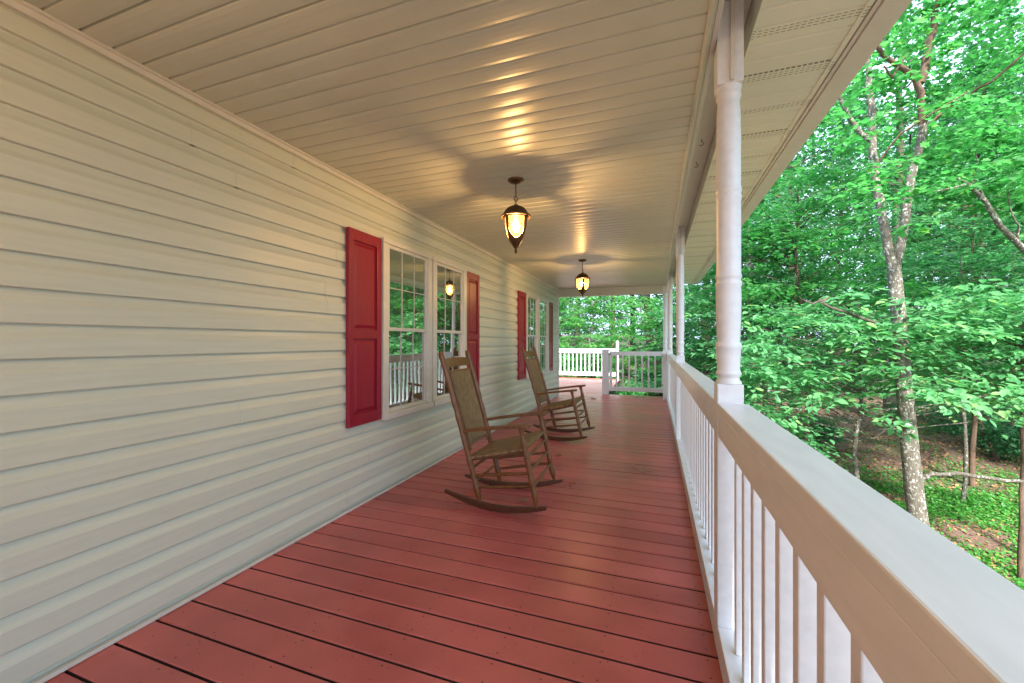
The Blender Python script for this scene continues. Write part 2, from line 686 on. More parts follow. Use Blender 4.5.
for dy in (0, 4.06):
    k = .984
    shutter((2.469 + dy) * k, (2.852 + dy) * k)
    window((2.942 + dy) * k, (3.588 + dy) * k, None)
    window((3.757 + dy) * k, (4.400 + dy) * k, None)
    shutter((4.492 + dy) * k, (4.872 + dy) * k)

# ceiling panels, one groove per 104 mm
CP = .1045
mb = MB()
k0, k1 = math.floor(Y0 / CP), math.ceil(9.40 / CP)
prof = []
rc = random.Random(3)
for k in range(k0, k1):
    y = k * CP
    t = rc.uniform(-.0008, .0008)
    deep = .013 if k % 2 else .010
    prof += [(y, CEIL + deep), (y + .0065, CEIL + deep), (y + .0120, CEIL + .0024 + t), (y + .030, CEIL - .0002 + t), (y + .058, CEIL - .0010), (y + .085, CEIL - .0002 - t), (y + CP - .0015, CEIL + .0022 - t)]
n = len(prof)
xa, xb = WALL - .01, .196
vs = [(xa, y, z) for y, z in prof] + [(xb, y, z) for y, z in prof]
fs = [(i, i + 1, i + 1 + n, i + n) for i in range(n - 1)]
mb.add(vs, fs)
mb.box(xa, xb, Y0, 9.40, CEIL + .02, CEIL + .05)
mb.build('ceiling', M['ceiling'], house)
# edge trims and the beam over the posts
mb = MB()
mb.prism_y([(.186, CEIL - .012), (.198, CEIL - .016), (.204, CEIL - .004), (.214, CEIL - .004), (.216, CEIL + .05), (.186, CEIL + .05)], Y0, 9.39)
mb.build('edge_trim', M['ceiling'], house)
mb = MB()
BZ = 2.66
mb.box(.217, .238, Y0, 9.50, 2.512, BZ + .2)
mb.box(.2385, .372, Y0, 9.50, BZ + .004, BZ + .2)
mb.build('porch_beam', M['trim'], house, bevel=.002)
# beam across the far end, clad in ribbed vinyl
mb = MB()
mb.box(WALL - .1, .216, 9.402, 9.50, 2.327, 2.335)
mb.box(WALL - .1, .216, 9.43, 9.50, 2.3355, CEIL + .1)
x = WALL - .09
while x < .2:
    mb.box(x, x + .034, 9.414, 9.4295, 2.3355, CEIL + .01)
    x += .042
mb.build('end_beam', M['siding'], house, bevel=.002)
# soffit
mb = MB()
SZ = 2.54
prof = []
for k in range(math.floor(Y0 / .104), math.ceil(9.6 / .104)):
    y = k * .104
    prof += [(y, SZ + .008), (y + .006, SZ + .008), (y + .013, SZ), (y + .0985, SZ)]
n = len(prof)
xa, xb = .374, .765
vs = [(xa, y, z) for y, z in prof] + [(xb, y, z) for y, z in prof]
mb.add(vs, [(i, i + 1, i + 1 + n, i + n) for i in range(n - 1)])
mb.build('soffit', M['soffit'], house)
mb = MB()
mb.prism_y([(.3735, SZ - .006), (.384, SZ - .006), (.384, SZ + .012), (.379, SZ + .15), (.3735, SZ + .15)], Y0, 9.6)
mb.build('soffit_channel', M['soffit'], house)
mb = MB()
mb.prism_y([(.742, SZ - .009), (.762, SZ - .009), (.762, SZ - .001), (.766, SZ - .001), (.766, SZ + .02), (.742, SZ + .02)], Y0, 9.6)
mb.build('soffit_channel', M['soffit'], house)
mb = MB()
mb.box(.768, .784, Y0, 9.62, SZ - .014, SZ + .19)
mb.build('fascia', M['trim'], house)
mb = MB()
mb.prism_y([(.787, SZ - .022), (.882, SZ - .022), (.892, SZ + .02), (.915, SZ + .05), (.918, SZ + .10), (.908, SZ + .10),
            (.905, SZ + .055), (.884, SZ + .025), (.876, SZ - .016), (.793, SZ - .016), (.793, SZ + .12), (.787, SZ + .12)], Y0, 9.64)
mb.build('gutter', M['trim'], house)
mb = MB()
mb.prism_y([(WALL - 6.3, 4.6), (.90, 2.72), (.90, 2.76), (WALL - 6.3, 4.66)], Y0 - .2, 9.75)
mb.prism_y([(WALL - 6.0, CEIL + .06), (.21, CEIL + .06), (.21, CEIL + .10), (WALL - 6.0, CEIL + .10)], Y0, 9.4)
mb.build('roof', M['roof'], house)
# two cup hooks under the beam
for hy in (3.05, 3.42):
    h = MB()
    pts = [(.30, hy, BZ + .003), (.30, hy, BZ - .012)]
    for i in range(11):
        a = PI / 2 - i / 10 * PI * 1.35
        pts.append((.30 + .013 * math.cos(a) - .0, hy + .002, BZ - .026 + .013 * math.sin(a)))
    h.tube(pts, .0022, 6)
    h.build('cup_hook', M['iron'], house)

# ------------------------------------------------------------------ porch posts
def post(name, x0, y0, label, w=.097):
    e = empty(name, (x0 + w / 2, y0 + w / 2, 0))
    tag(e, label, 'post', 'turned porch posts along the railing')
    h = w / 2
    b = MB()
    b.box(-h, h, -h, h, .0, 1.106)
    b.build('post_base', M['rail'], e, bevel=.004)
    pr = [(.049, 1.1065), (.049, 1.112), (.041, 1.124), (.040, 1.134), (.047, 1.142), (.0485, 1.149), (.0455, 1.156), (.0425, 1.162),
          (.0435, 1.19), (.0455, 1.232), (.0465, 1.244), (.0495, 1.254), (.0495, 1.264), (.046, 1.272), (.0425, 1.28), (.044, 1.31),
          (.047, 1.40), (.0475, 1.47), (.0465, 1.505), (.0495, 1.514), (.0495, 1.523), (.0455, 1.531), (.0455, 1.536), (.0495, 1.544),
          (.0495, 1.552), (.0465, 1.561), (.0465, 1.86), (.0485, 1.870), (.0485, 1.880), (.0455, 1.887), (.0455, 1.892), (.0485, 1.900),
          (.0485, 1.910), (.0460, 1.92), (.0455, 2.10), (.047, 2.112), (.0455, 2.124), (.0445, 2.22), (.0415, 2.262), (.0405, 2.275),
          (.047, 2.290), (.0475, 2.298), (.043, 2.308), (.047, 2.322), (.049, 2.330)]
    c = MB()
    c.lathe(0, 0, pr, 32)
    c.build('turned_shaft', M['rail'], e, smooth=True)
    t = MB()
    t.box(-h, h, -h, h, 2.3305, 2.6635)
    t.build('post_head', M['rail'], e, bevel=.004)
    s = MB()
    s.box(-.002, .014, -h - .016, -h - .001, 2.335, 2.655)
    s.build('corner_strip', M['trim'], e, bevel=.002)
    return e


post('porch_post', EDGE, 1.845, 'nearest white turned porch post, its square base on the broad railing cap')
post('porch_post', EDGE, 5.29, 'slim looking white porch post halfway along the railing, second from the viewer')
post('porch_post', EDGE, 8.73, 'far white porch post just before the one at the end beam')
post('porch_post', .165, 9.402, 'white porch post farthest away, under the end of the cross beam beside the gate')


# ------------------------------------------------------------------ railings
def railing(y0, y1, label, first=None):
    e = empty('railing', (EDGE, y0, 0))
    tag(e, label, 'railing', 'white baluster railings along the porch edge')
    L = y1 - y0
    a = MB()
    a.box(-.001, .112, .0015, L - .0015, .993, 1.03)
    a.build('cap_rail', M['rail'], e, bevel=.004)
    a = MB()
    a.box(.003, .041, .002, L - .002, .893, .9915)
    a.build('top_rail', M['rail'], e, bevel=.003)
    a = MB()
    a.box(.0, .108, .002, L - .002, .004, .118)
    a.build('bottom_rail', M['rail'], e, bevel=.003)
    sp = .138
    nb = int((L - .04) / sp)
    off = (L - (nb - 1) * sp) / 2
    proto = None
    for i in range(nb):
        yy = off + i * sp
        if proto is None:
            b = MB()
            b.box(.0425, .0860, -.018, .018, .1185, .9915)
            proto = b.build('baluster', M['rail'], e, bevel=.003)
            proto.location = (0, yy, 0)
        else:
            c = proto.copy()
            COL.objects.link(c)
            c.parent = e
            c.location = (0, yy, 0)
    return e


railing(-1.6, 1.845, 'nearest white railing section with wide flat cap, running past the viewer')
railing(1.942, 5.29, 'white railing section between the nearest and the second porch post')
railing(5.387, 8.73, 'white railing section between the second and the third porch post')
railing(8.827, 9.93, 'short white railing section at the far end beside the gate')

# gate between the porch railing and the post by the open deck
gate = empty('gate', (-1.03, 9.96, 0))
tag(gate, 'white slatted gate closing the far end of the porch', 'gate')
GW = 1.235
for z in (.945, .10):
    a = MB()
    a.box(0, GW, 0, .04, z, z + .1)
    a.build('gate_rail', M['rail'], gate, bevel=.003)
for x in (.001, GW - .061):
    a = MB()
    a.box(x, x + .06, -.02, -.001, .095, 1.05)
    a.build('gate_stile', M['rail'], gate, bevel=.003)
for i in range(7):
    x = .145 + i * .145
    a = MB()
    a.box(x, x + .036, .002, .038, .2005, .9445)
    a.build('gate_slat', M['rail'], gate, bevel=.002)
for z in (.25, .93):
    a = MB()
    a.box(GW - .05, GW + .02, -.026, -.0215, z, z + .05)
    a.tube([(GW - .004, -.03, z - .005), (GW - .004, -.03, z + .055)], .008, 8)
    a.build('hinge', M['steel'], gate)
a = MB()
a.box(-.03, .045, -.028, -.0215, .96, 1.0)
a.tube([(.0, -.05, .98), (.0, -.025, .98)], .012, 10)
a.build('latch', M['steel'], gate)
a = MB()
a.box(-.115, .035, -.06, .08, 0, 1.085)
o = a.build('gate_post', M['rail'], None, bevel=.005)
o.location = (-1.085, 9.97, .001)
tag(o, 'thick square white post that the gate latches onto', 'post')

# railing of the open deck behind the gate
fr = empty('deck_railing', (-6.3, 14.12, 0))
tag(fr, 'bright white railing around the open deck beyond the porch', 'railing')
L = 5.04
a = MB()
a.box(0, L, -.03, .09, .99, 1.035)
a.build('cap_rail', M['rail'], fr, bevel=.004)
a = MB()
a.box(0, L, .0, .04, .88, .989)
a.build('top_rail', M['rail'], fr, bevel=.003)
a = MB()
a.box(0, L, .0, .04, .10, .23)
a.build('bottom_rail', M['rail'], fr, bevel=.003)
i = 0
x = .05
while x < L - .04:
    b = MB()
    b.box(x, x + .04, .0415, .079, .12, .988)
    b.build('baluster', M['rail'], fr)
    x += .146
a = MB()
a.box(-.042, .042, -.042, .042, 0, 1.30)
a.add([(-.05, -.05, 1.3005), (.05, -.05, 1.3005), (.05, .05, 1.3005), (-.05, .05, 1.3005), (-.05, -.05, 1.325), (.05, -.05, 1.325), (.05, .05, 1.325), (-.05, .05, 1.325), (0, 0, 1.38)],
      [(3, 2, 1, 0), (0, 1, 5, 4), (1, 2, 6, 5), (2, 3, 7, 6), (3, 0, 4, 7), (4, 5, 8), (5, 6, 8), (6, 7, 8), (7, 4, 8)])
o = a.build('deck_post', M['rail'], None, bevel=.003)
o.location = (-1.195, 14.14, -.06)
tag(o, 'tall white deck post with pointed cap seen behind the gate', 'post')

# ------------------------------------------------------------------ lanterns
def lantern(x, y, rz, label):
    e = empty('pendant_lantern', (x, y, CEIL), rz)
    tag(e, label, 'lantern', 'bronze lanterns hanging from the porch ceiling')
    a = MB()
    a.lathe(0, 0, [(.004, -.030), (.02, -.029), (.052, -.018), (.060, -.010), (.060, -.001)], 28)
    a.build('canopy', M['iron'], e, smooth=True)
    a = MB()
    a.tube([(0, 0, -.13), (0, 0, -.03)], .0045, 8)
    for (zc, fl) in ((-.148, 0), (-.170, 1)):
        ring = []
        for i in range(15):
            t = 2 * PI * i / 14
            u, w = .013 * math.cos(t), .018 * math.sin(t)
            ring.append((u * (1 - fl), u * fl, zc + w))
        a.tube(ring, .0032, 6, cap=False)
    a.build('chain', M['iron'], e, smooth=True)
    # roof: domed cap with a wide brim
    a = MB()
    a.lathe(0, 0, [(.100, -.283), (.112, -.286), (.115, -.279), (.108, -.270), (.096, -.262), (.089, -.250), (.082, -.236), (.066, -.219),
                   (.043, -.206), (.020, -.198), (.014, -.190), (.006, -.186)], 32)
    a.build('lamp_roof', M['iron'], e, smooth=True)
    # four sided body that narrows downwards, arched glass between corner straps
    zt, zb = -.287, -.505
    R = 28

    def halfw(t):
        return .074 * (1 - t ** 2.6 * .80)

    frame, pane = MB(), MB()
    for k in range(4):
        rot = Matrix.Rotation(k * PI / 2, 3, 'Z')
        vs, ff, pp = [], [], []
        for j in range(R + 1):
            t = j / R
            hw = halfw(t)
            for i in range(R + 1):
                u = -1 + 2 * i / R
                yb = hw * (1.0 + .10 * (1 - u * u))
                vs.append(rot @ Vector((u * hw, -yb, zt + (zb - zt) * t)))
        for j in range(R):
            for i in range(R):
                u = -1 + 2 * (i + .5) / R
                t = (j + .5) / R
                q = (j * (R + 1) + i, j * (R + 1) + i + 1, (j + 1) * (R + 1) + i + 1, (j + 1) * (R + 1) + i)
                low = .74 - .22 * (1 - math.sqrt(max(0, 1 - (u / .76) ** 2))) if abs(u) < .76 else 0
                (pp if (.04 < t < low) else ff).append(q)
        frame.add(vs, ff)
        pane.add(vs, pp)
    f = frame.build('lamp_frame', M['iron'], e, smooth=True)
    so = f.modifiers.new('thick', 'SOLIDIFY')
    so.thickness = .007
    so.offset = 0
    pane.build('glass_pane', M['amber'], e, smooth=True)
    a = MB()
    a.lathe(0, 0, [(.004, -.562), (.010, -.548), (.011, -.538), (.006, -.528), (.013, -.519), (.020, -.510), (.022, -.5)], 20)
    a.build('finial', M['iron'], e, smooth=True)
    a = MB()
    a.lathe(0, 0, [(.006, -.398), (.020, -.385), (.029, -.365), (.030, -.35), (.022, -.326), (.013, -.31), (.013, -.29)], 20)
    a.build('bulb', M['bulb'], e, smooth=True)
    lt = bpy.data.lights.new('lantern_light', 'POINT')
    lt.color = (1, .68, .38)
    lt.energy = LAMP_W
    lt.shadow_soft_size = .022
    lo = bpy.data.objects.new('lantern_light', lt)
    COL.objects.link(lo)
    lo.location = (0, 0, -.372)
    lo.parent = e
    return e


LAMP_W = 12.5
lantern(-.994, 2.91, math.radians(22), 'nearer bronze lantern with amber glass, hanging above the first rocking chair')
lantern(-1.028, 6.11, math.radians(62), 'farther bronze lantern with amber glass, small against the end beam')
lantern(-1.0, -.32, math.radians(35), 'bronze lantern above the viewer, out of the picture')

# ------------------------------------------------------------------ rocking chairs
def turned(mb2, p0, p1, r, beads, n=10, seg=26):
    """a turned post: straight bar whose radius swells at the beads"""
    p0, p1 = Vector(p0), Vector(p1)
    pts, rad = [], []
    for i in range(seg + 1):
        t = i / seg
        rr = r
        for (bt, amp, w) in beads:
            rr += amp * math.exp(-((t - bt) / w) ** 2)
        pts.append(p0.lerp(p1, t))
        rad.append(max(rr, .004))
    mb2.tube(pts, rad, n)


def rocking_chair(loc, rz, label):
    e = empty('rocking_chair', loc, rz)
    tag(e, label, 'rocking chair', 'wooden rocking chairs on the porch')

    def yw(x):     # half width: wider at the front
        return .235 + (x + .235) / .47 * .06
    X0, K = -.13, .42
    for sgn in (-1, 1):
        a = MB()
        vs, n = [], 22
        for i in range(n + 1):
            x = -.55 + .86 * i / n
            t = i / n
            z = K * (x - X0) ** 2
            th = .046 * (1 - .55 * abs(2 * t - 1) ** 3)
            y = sgn * (yw(x))
            for (dy, dz) in ((-.015, 0), (.015, 0), (.015, th), (-.015, th)):
                vs.append((x, y + dy, z + dz + .001))
        fs = []
        for i in range(n):
            for k in range(4):
                p, q = i * 4 + k, i * 4 + (k + 1) % 4
                fs.append((p, q, q + 4, p + 4))
        fs += [(3, 2, 1, 0), tuple(n * 4 + k for k in range(4))]
        a.add(vs, fs)
        a.build('rocker', M['rocker'], e, bevel=.004)
        # front post
        a = MB()
        turned(a, (.237, sgn * .297, .09), (.112, sgn * .29, .650), .0205,
               [(0, -.009, .05), (.14, .006, .05), (.30, .004, .02), (.36, .004, .02), (.62, .004, .04), (.80, .004, .03), (.90, -.005, .04), (1, .002, .03)])
        a.build('front_post', M['chair'], e, smooth=True)
        # back post: slight bend above the seat
        a = MB()
        pts, rad = [], []
        for i in range(41):
            t = i / 40
            z = .05 + 1.15 * t
            x = -.232 - .30 * t - .03 * t * t
            y = sgn * (.235 + .018 * t)
            r = .0215
            for (bt, am, w) in ((0, -.009, .03), (.08, .005, .03), (.26, .004, .02), (.38, .003, .02), (.55, .003, .02), (.60, -.003, .012), (.66, .003, .02), (.80, .003, .02), (.93, -.006, .012), (.965, .003, .02), (1, -.008, .012)):
                r += am * math.exp(-((t - bt) / w) ** 2)
            pts.append((x, y, z))
            rad.append(r)
        a.tube(pts, rad, 10)
        a.build('back_post', M['chair'], e, smooth=True)
        # arm: flat, broad towards the front
        a = MB()
        n = 14
        vs, fs = [], []
        for i in range(n + 1):
            t = i / n
            x = -.365 + .545 * t
            z = .572 + .083 * t + .006 * math.sin(PI * t)
            y = sgn * (.247 + .046 * t)
            w = .017 + .018 * t ** 1.5 if t < .93 else .035 - .35 * (t - .93) ** 1.0 * .5
            for (dy, dz) in ((-w, 0), (w, 0), (w, .025), (-w, .025)):
                vs.append((x, y + dy, z + dz))
        for i in range(n):
            for k in range(4):
                p, q = i * 4 + k, i * 4 + (k + 1) % 4
                fs.append((p, q, q + 4, p + 4))
        fs += [(3, 2, 1, 0), tuple(n * 4 + k for k in range(4))]
        a.add(vs, fs)
        a.build('arm', M['chair'], e, bevel=.005)
        # side rungs
        for z0, z1 in ((.155, .235), (.245, .325)):
            x0 = -.232 - .30 * (z0 - .05) / 1.15
            x1 = .237 - .125 * (z1 - .09) / .56
            a = MB()
            turned(a, (x0 - .012, sgn * .238, z0), (x1, sgn * .296, z1), .010, [(.5, .004, .25)], 8)
            a.build('rung', M['chair'], e, smooth=True)
    for z in (.23, .335, .435):
        x = .237 - .125 * (z - .09) / .56
        a = MB()
        turned(a, (x, -.295, z), (x, .295, z), .0095, [(.5, .005, .2)], 8)
        a.build('rung', M['chair'], e, smooth=True)
    for z in (.20, .30):
        x = -.232 - .30 * (z - .05) / 1.15
        a = MB()
        turned(a, (x, -.24, z), (x, .24, z), .0095, [(.5, .004, .2)], 8)
        a.build('rung', M['chair'], e, smooth=True)
    # woven seat: dips in the middle, thick rounded edges
    n = 16
    vs, fs = [], []
    for side in (0, 1):
        for j in range(n + 1):
            t = j / n
            x = -.325 + .475 * t
            zc = .375 + .122 * t
            hw = .235 + .062 * t
            for i in range(n + 1):
                u = -1 + 2 * i / n
                ed = max(abs(u), abs(2 * t - 1)) ** 8
                th = .035 * math.sqrt(max(0, 1 - ed * .96))
                dip = .020 * (1 - u * u) * (1 - (2 * t - 1) ** 2)
                z = zc - dip + (th if side == 0 else -th)
                vs.append((x, u * (hw + .006), z))
    m2 = (n + 1) * (n + 1)
    for j in range(n):
        for i in range(n):
            q = (j * (n + 1) + i, j * (n + 1) + i + 1, (j + 1) * (n + 1) + i + 1, (j + 1) * (n + 1) + i)
            fs.append(q)
            fs.append(tuple(m2 + k for k in reversed(q)))
    ring = [i for i in range(n + 1)] + [(j + 1) * (n + 1) + n for j in range(n)] + [n * (n + 1) + i for i in range(n - 1, -1, -1)] + [j * (n + 1) for j in range(n - 1, 0, -1)]
    for q in range(len(ring)):
        p, r = ring[q], ring[(q + 1) % len(ring)]
        fs.append((p, m2 + p, m2 + r, r))
    a = MB()
    a.add(vs, fs)
    a.build('seat', M['cane'], e, smooth=True)

    def backx(z):
        t = (z - .05) / 1.15
        return -.232 - .30 * t - .03 * t * t
    # back panel in its own slim frame
    a = MB()
    n = 18
    vs, fs = [], []
    for s2 in (0, 1):
        for j in range(n + 1):
            z = .475 + .552 * j / n
            for i in range(n + 1):
                u = -1 + 2 * i / n
                vs.append((backx(z) - .022 * (1 - u * u) + (.009 if s2 else -.009), u * .172, z))
    for j in range(n):
        for i in range(n):
            q = (j * (n + 1) + i, j * (n + 1) + i + 1, (j + 1) * (n + 1) + i + 1, (j + 1) * (n + 1) + i)
            fs.append(tuple(reversed(q)))
            fs.append(tuple(m2 * 0 + (n + 1) * (n + 1) + k for k in q))
    mm = (n + 1) * (n + 1)
    ring = [i for i in range(n + 1)] + [(j + 1) * (n + 1) + n for j in range(n)] + [n * (n + 1) + i for i in range(n - 1, -1, -1)] + [j * (n + 1) for j in range(n - 1, 0, -1)]
    for q in range(len(ring)):
        p, r = ring[q], ring[(q + 1) % len(ring)]
        fs.append((p, r, mm + r, mm + p))
    a.add(vs, fs)
    a.build('back_panel', M['cane'], e, smooth=True)
    for sgn in (-1, 1):
        a = MB()
        a.tube([(backx(z), sgn * .180, z) for z in (.42, .6, .8, 1.0, 1.045)], .010, 8)
        a.build('panel_stile', M['chair'], e, smooth=True)

    def slat(z0, z1, bow, name):
        b = MB()
        nn = 12
        vv, ff = [], []
        for i in range(nn + 1):
            u = -1 + 2 * i / nn
            for (z, dx) in ((z0, -.008), (z0, .008), (z1 + bow * (1 - u * u), .008), (z1 + bow * (1 - u * u), -.008)):
                vv.append((backx(z) - .020 * (1 - u * u) + dx, u * .24, z))
        for i in range(nn):
            for k in range(4):
                p, q = i * 4 + k, i * 4 + (k + 1) % 4
                ff.append((p, q, q + 4, p + 4))
        ff += [(3, 2, 1, 0), tuple(nn * 4 + k for k in range(4))]
        b.add(vv, ff)
        b.build(name, M['chair'], e, bevel=.003)
    slat(1.070, 1.135, .012, 'crest_rail')
    slat(1.025, 1.045, 0, 'back_rail')
    slat(.445, .472, 0, 'back_rail')
    return e


ch = rocking_chair((-1.045, 3.105, 0), math.radians(1.5), 'nearer wooden rocking chair with woven seat, in front of the first window')
c2 = copy_tree(ch)
c2.location = (-1.10, 5.385, 0)
c2.rotation_euler = (0, 0, math.radians(-1))
c2['label'] = 'farther wooden rocking chair with woven seat, beyond the first one'


# ------------------------------------------------------------------ fallen leaves, moth
def curl_leaf(loc, s, rz, label):
    vs, fs = [], []
    n = 8
    for i in range(n + 1):
        t = i / n
        w = math.sin(PI * min(1, t * 1.02)) ** .8 * .45
        if i % 2:
            w *= .78
        for u in (-1, 0, 1):
            vs.append(((t - .5) * s, u * w * s, .003 + (abs(u) * .14 + .25 * (t - .5) ** 2) * s))
    for i in range(n):
        for k in range(2):
            fs.append((i * 3 + k, i * 3 + k + 1, i * 3 + k + 4, i * 3 + k + 3))
    a = MB()
    a.add(vs, fs)
    o = a.build('fallen_leaf', M['dead_leaf'])
    o.location = loc
    o.rotation_euler = (.1, .15, rz)
    tag(o, label, 'leaf', 'dry leaves fallen on the deck')


def floor(px, py):
    p = at(px, py, FPX * EYE / (py - 341.5))
    return (p.x, p.y, .002)


curl_leaf(floor(523, 501.5), .07, .6, 'curled dry leaf under the nearer rocking chair')
curl_leaf(floor(559, 456), .075, 1.6, 'dry leaf on the red boards between the two chairs')
curl_leaf(floor(593, 399), .11, .3, 'dark dry leaf on the deck near the gate')

a = MB()
a.tube([(0, 0, -.008), (0, 0, .008)], [.0012, .0018], 6)
a.add([(0, 0, .005), (-.010, -.002, .008), (-.012, -.003, -.002), (0, -.001, -.004), (.010, -.002, .008), (.012, -.003, -.002)], [(0, 1, 2, 3), (0, 3, 5, 4)])
o = a.build('moth', M['moth'])
o.location = (.302, 1.04 - .0, .66)
tag(o, 'tiny grey moth resting on a white baluster of the nearest railing', 'moth')

# ------------------------------------------------------------------ terrain
def gz(x, y):
    x, y = np.asarray(x, float), np.asarray(y, float)
    dist = np.hypot(x, y)
    z = -3.15 + .055 * np.clip(dist - 11, 0, 60)
    s = np.clip((y - 9) / 9, 0, 1)
    s = s * s * (3 - 2 * s)
    q = np.clip((5.5 - x) / 6, 0, 1)
    q = q * q * (3 - 2 * q)
    z = z + 2.3 * s * q
    z = z + .14 * np.sin(x * .9 + y * .35) + .10 * np.sin(y * 1.3 - x * .4)
    return z


def mesh_np(name, verts, counts, loops, mat, parent=None, tint=None, smooth=False):
    me = bpy.data.meshes.new(name)
    me.vertices.add(len(verts))
    me.vertices.foreach_set('co', np.asarray(verts, np.float32).ravel())
    me.loops.add(len(loops))
    me.loops.foreach_set('vertex_index', np.asarray(loops, np.int32))
    me.polygons.add(len(counts))
    st = np.concatenate([[0], np.cumsum(counts)[:-1]]).astype(np.int32)
    me.polygons.foreach_set('loop_start', st)
    me.update(calc_edges=True)
    if tint is not None:
        at_ = me.attributes.new('tint', 'FLOAT', 'FACE')
        at_.data.foreach_set('value', np.asarray(tint, np.float32))
    if smooth:
        me.polygons.foreach_set('use_smooth', np.ones(len(counts), bool))
    me.materials.append(mat)
    o = bpy.data.objects.new(name, me)
    COL.objects.link(o)
    if parent:
        o.parent = parent
    return o


g = 150
gx = np.sinh(np.linspace(-4.6, 4.6, g)) * 2.6
gy = np.sinh(np.linspace(-4.6, 4.6, g)) * 2.6 + 12
GX, GY = np.meshgrid(gx, gy)
GZ = gz(GX, GY)
V = np.stack([GX.ravel(), GY.ravel(), GZ.ravel()], 1)
idx = np.arange(g * g).reshape(g, g)
Q = np.stack([idx[:-1, :-1], idx[:-1, 1:], idx[1:, 1:], idx[1:, :-1]], -1).reshape(-1, 4)
tag(mesh_np('ground', V, np.full(len(Q), 4), Q.ravel(), M['ground'], smooth=True), kind='structure')

# ------------------------------------------------------------------ leaves
# outline of a leaf in its own plane (y along the stalk), folded a little along the rib
LEAF_A = np.array([(0, 0, 0), (.20, .10, .03), (.46, .16, .06), (.34, .36, .04), (.50, .56, .07), (.24, .62, .03), (0, 1.0, -.05),
                   (-.24, .62, .03), (-.50, .56, .07), (-.34, .36, .04), (-.46, .16, .06), (-.20, .10, .03)]) - np.array((0, .45, 0))
LEAF_B = np.array([(0, 0, 0), (.22, .2, .04), (.27, .5, .05), (.15, .8, .03), (0, 1.0, -.06), (-.15, .8, .03), (-.27, .5, .05), (-.22, .2, .04)]) - np.array((0, .45, 0))
LEAF_C = np.array([(0, 0, 0), (.34, .4, .06), (0, 1.0, -.05), (-.34, .4, .06)]) - np.array((0, .45, 0))


def leaves(name, pos, nrm, head, size, tint, mat, shape, parent=None, kind=None):
    pos, nrm, head = (np.asarray(a, float) for a in (pos, nrm, head))
    nrm = nrm / np.linalg.norm(nrm, axis=1, keepdims=True)
    head = head - nrm * np.sum(head * nrm, 1, keepdims=True)
    head = head / (np.linalg.norm(head, axis=1, keepdims=True) + 1e-9)
    side = np.cross(head, nrm)
    n, k = len(pos), len(shape)
    V = (pos[:, None, :] + size[:, None, None] * (shape[None, :, 0:1] * side[:, None, :] + shape[None, :, 1:2] * head[:, None, :] + shape[None, :, 2:3] * nrm[:, None, :])).reshape(-1, 3)
    # two halves so that the fold is real
    h = k // 2
    right = list(range(0, h + 1))
    left = [h] + list(range(h + 1, k)) + [0]
    pat = np.array(right + left)
    loops = (np.arange(n)[:, None] * k + pat[None, :]).ravel()
    counts = np.tile([len(right), len(left)], n)
    o = mesh_np(name, V, counts, loops, mat, parent, np.repeat(tint, 2))
    if kind:
        o['kind'] = kind
    return o


class Foliage:
    def __init__(s, rng):
        s.p, s.n, s.h, s.s, s.t = [], [], [], [], []
        s.rng = rng

    def spray(s, c, R, n, size, flat=.14, tilt=.35, droop=.12, tint=.5, tj=.22):
        """a flattish horizontal fan of leaves around c"""
        r = s.rng
        lean = r.normal(0, .16, 2)
        rad = R * np.sqrt(r.random(n))
        ang = r.random(n) * 2 * PI
        el = 1 + .35 * np.cos(2 * (ang - r.random() * PI))
        x, y = rad * np.cos(ang) * el, rad * np.sin(ang) * el
        z = -droop * (rad / R) ** 2 * R + r.normal(0, flat * R * .5, n) + lean[0] * x + lean[1] * y
        s.p.append(np.stack([c[0] + x, c[1] + y, c[2] + z], 1))
        nn = np.stack([r.normal(lean[0] * -1, tilt, n), r.normal(lean[1] * -1, tilt, n), np.ones(n)], 1)
        nn[:, 0] += .25 * x / R
        nn[:, 1] += .25 * y / R
        s.n.append(nn)
        s.h.append(np.stack([x + r.normal(0, .4 * R, n), y + r.normal(0, .4 * R, n), np.full(n, -.2)], 1))
        s.s.append(size * r.uniform(.5, 1.35, n))
        s.t.append(np.clip(r.normal(tint, tj, n), 0, 1))

    def build(s, name, mat, shape, parent=None, kind=None):
        return leaves(name, np.concatenate(s.p), np.concatenate(s.n), np.concatenate(s.h), np.concatenate(s.s), np.concatenate(s.t), mat, shape, parent, kind)


def wiggle(p0, p1, n, amp, rng):
    p0, p1 = Vector(p0), Vector(p1)
    out = []
    off = Vector((0, 0, 0))
    for i in range(n + 1):
        t = i / n
        if 0 < i < n:
            off = off * .6 + Vector(rng.normal(0, amp, 3))
        else:
            off = off * .5
        out.append(p0.lerp(p1, t) + off)
    return out


def taper(r0, r1, n):
    return [r0 + (r1 - r0) * i / n for i in range(n + 1)]


# --- the forked tree right behind the railing --------------------------------
def rooted(name, x, y, label, cat='tree', group=None):
    e = empty(name, (x, y, float(gz(x, y))))
    tag(e, label, cat, group)
    return e


def rel(e, p):
    return Vector(p) - e.location


D1 = 7.0
b0 = at(916, 560, D1)
ft = rooted('forked_tree', b0.x, b0.y, 'tall pale mottled tree forking into two stems right behind the railing')
R = np.random.default_rng(21)
tk = MB()


def limb(pixels, r0, r1, sub=3, amp=.012):
    pts = [at(px, py, d) - ft.location for px, py, d in pixels]
    full = []
    for i in range(len(pts) - 1):
        for j in range(sub):
            full.append(pts[i].lerp(pts[i + 1], j / sub) + Vector(R.normal(0, amp, 3)))
    full.append(pts[-1])
    tk.tube(full, taper(r0, r1, len(full) - 1), 12)
    return full


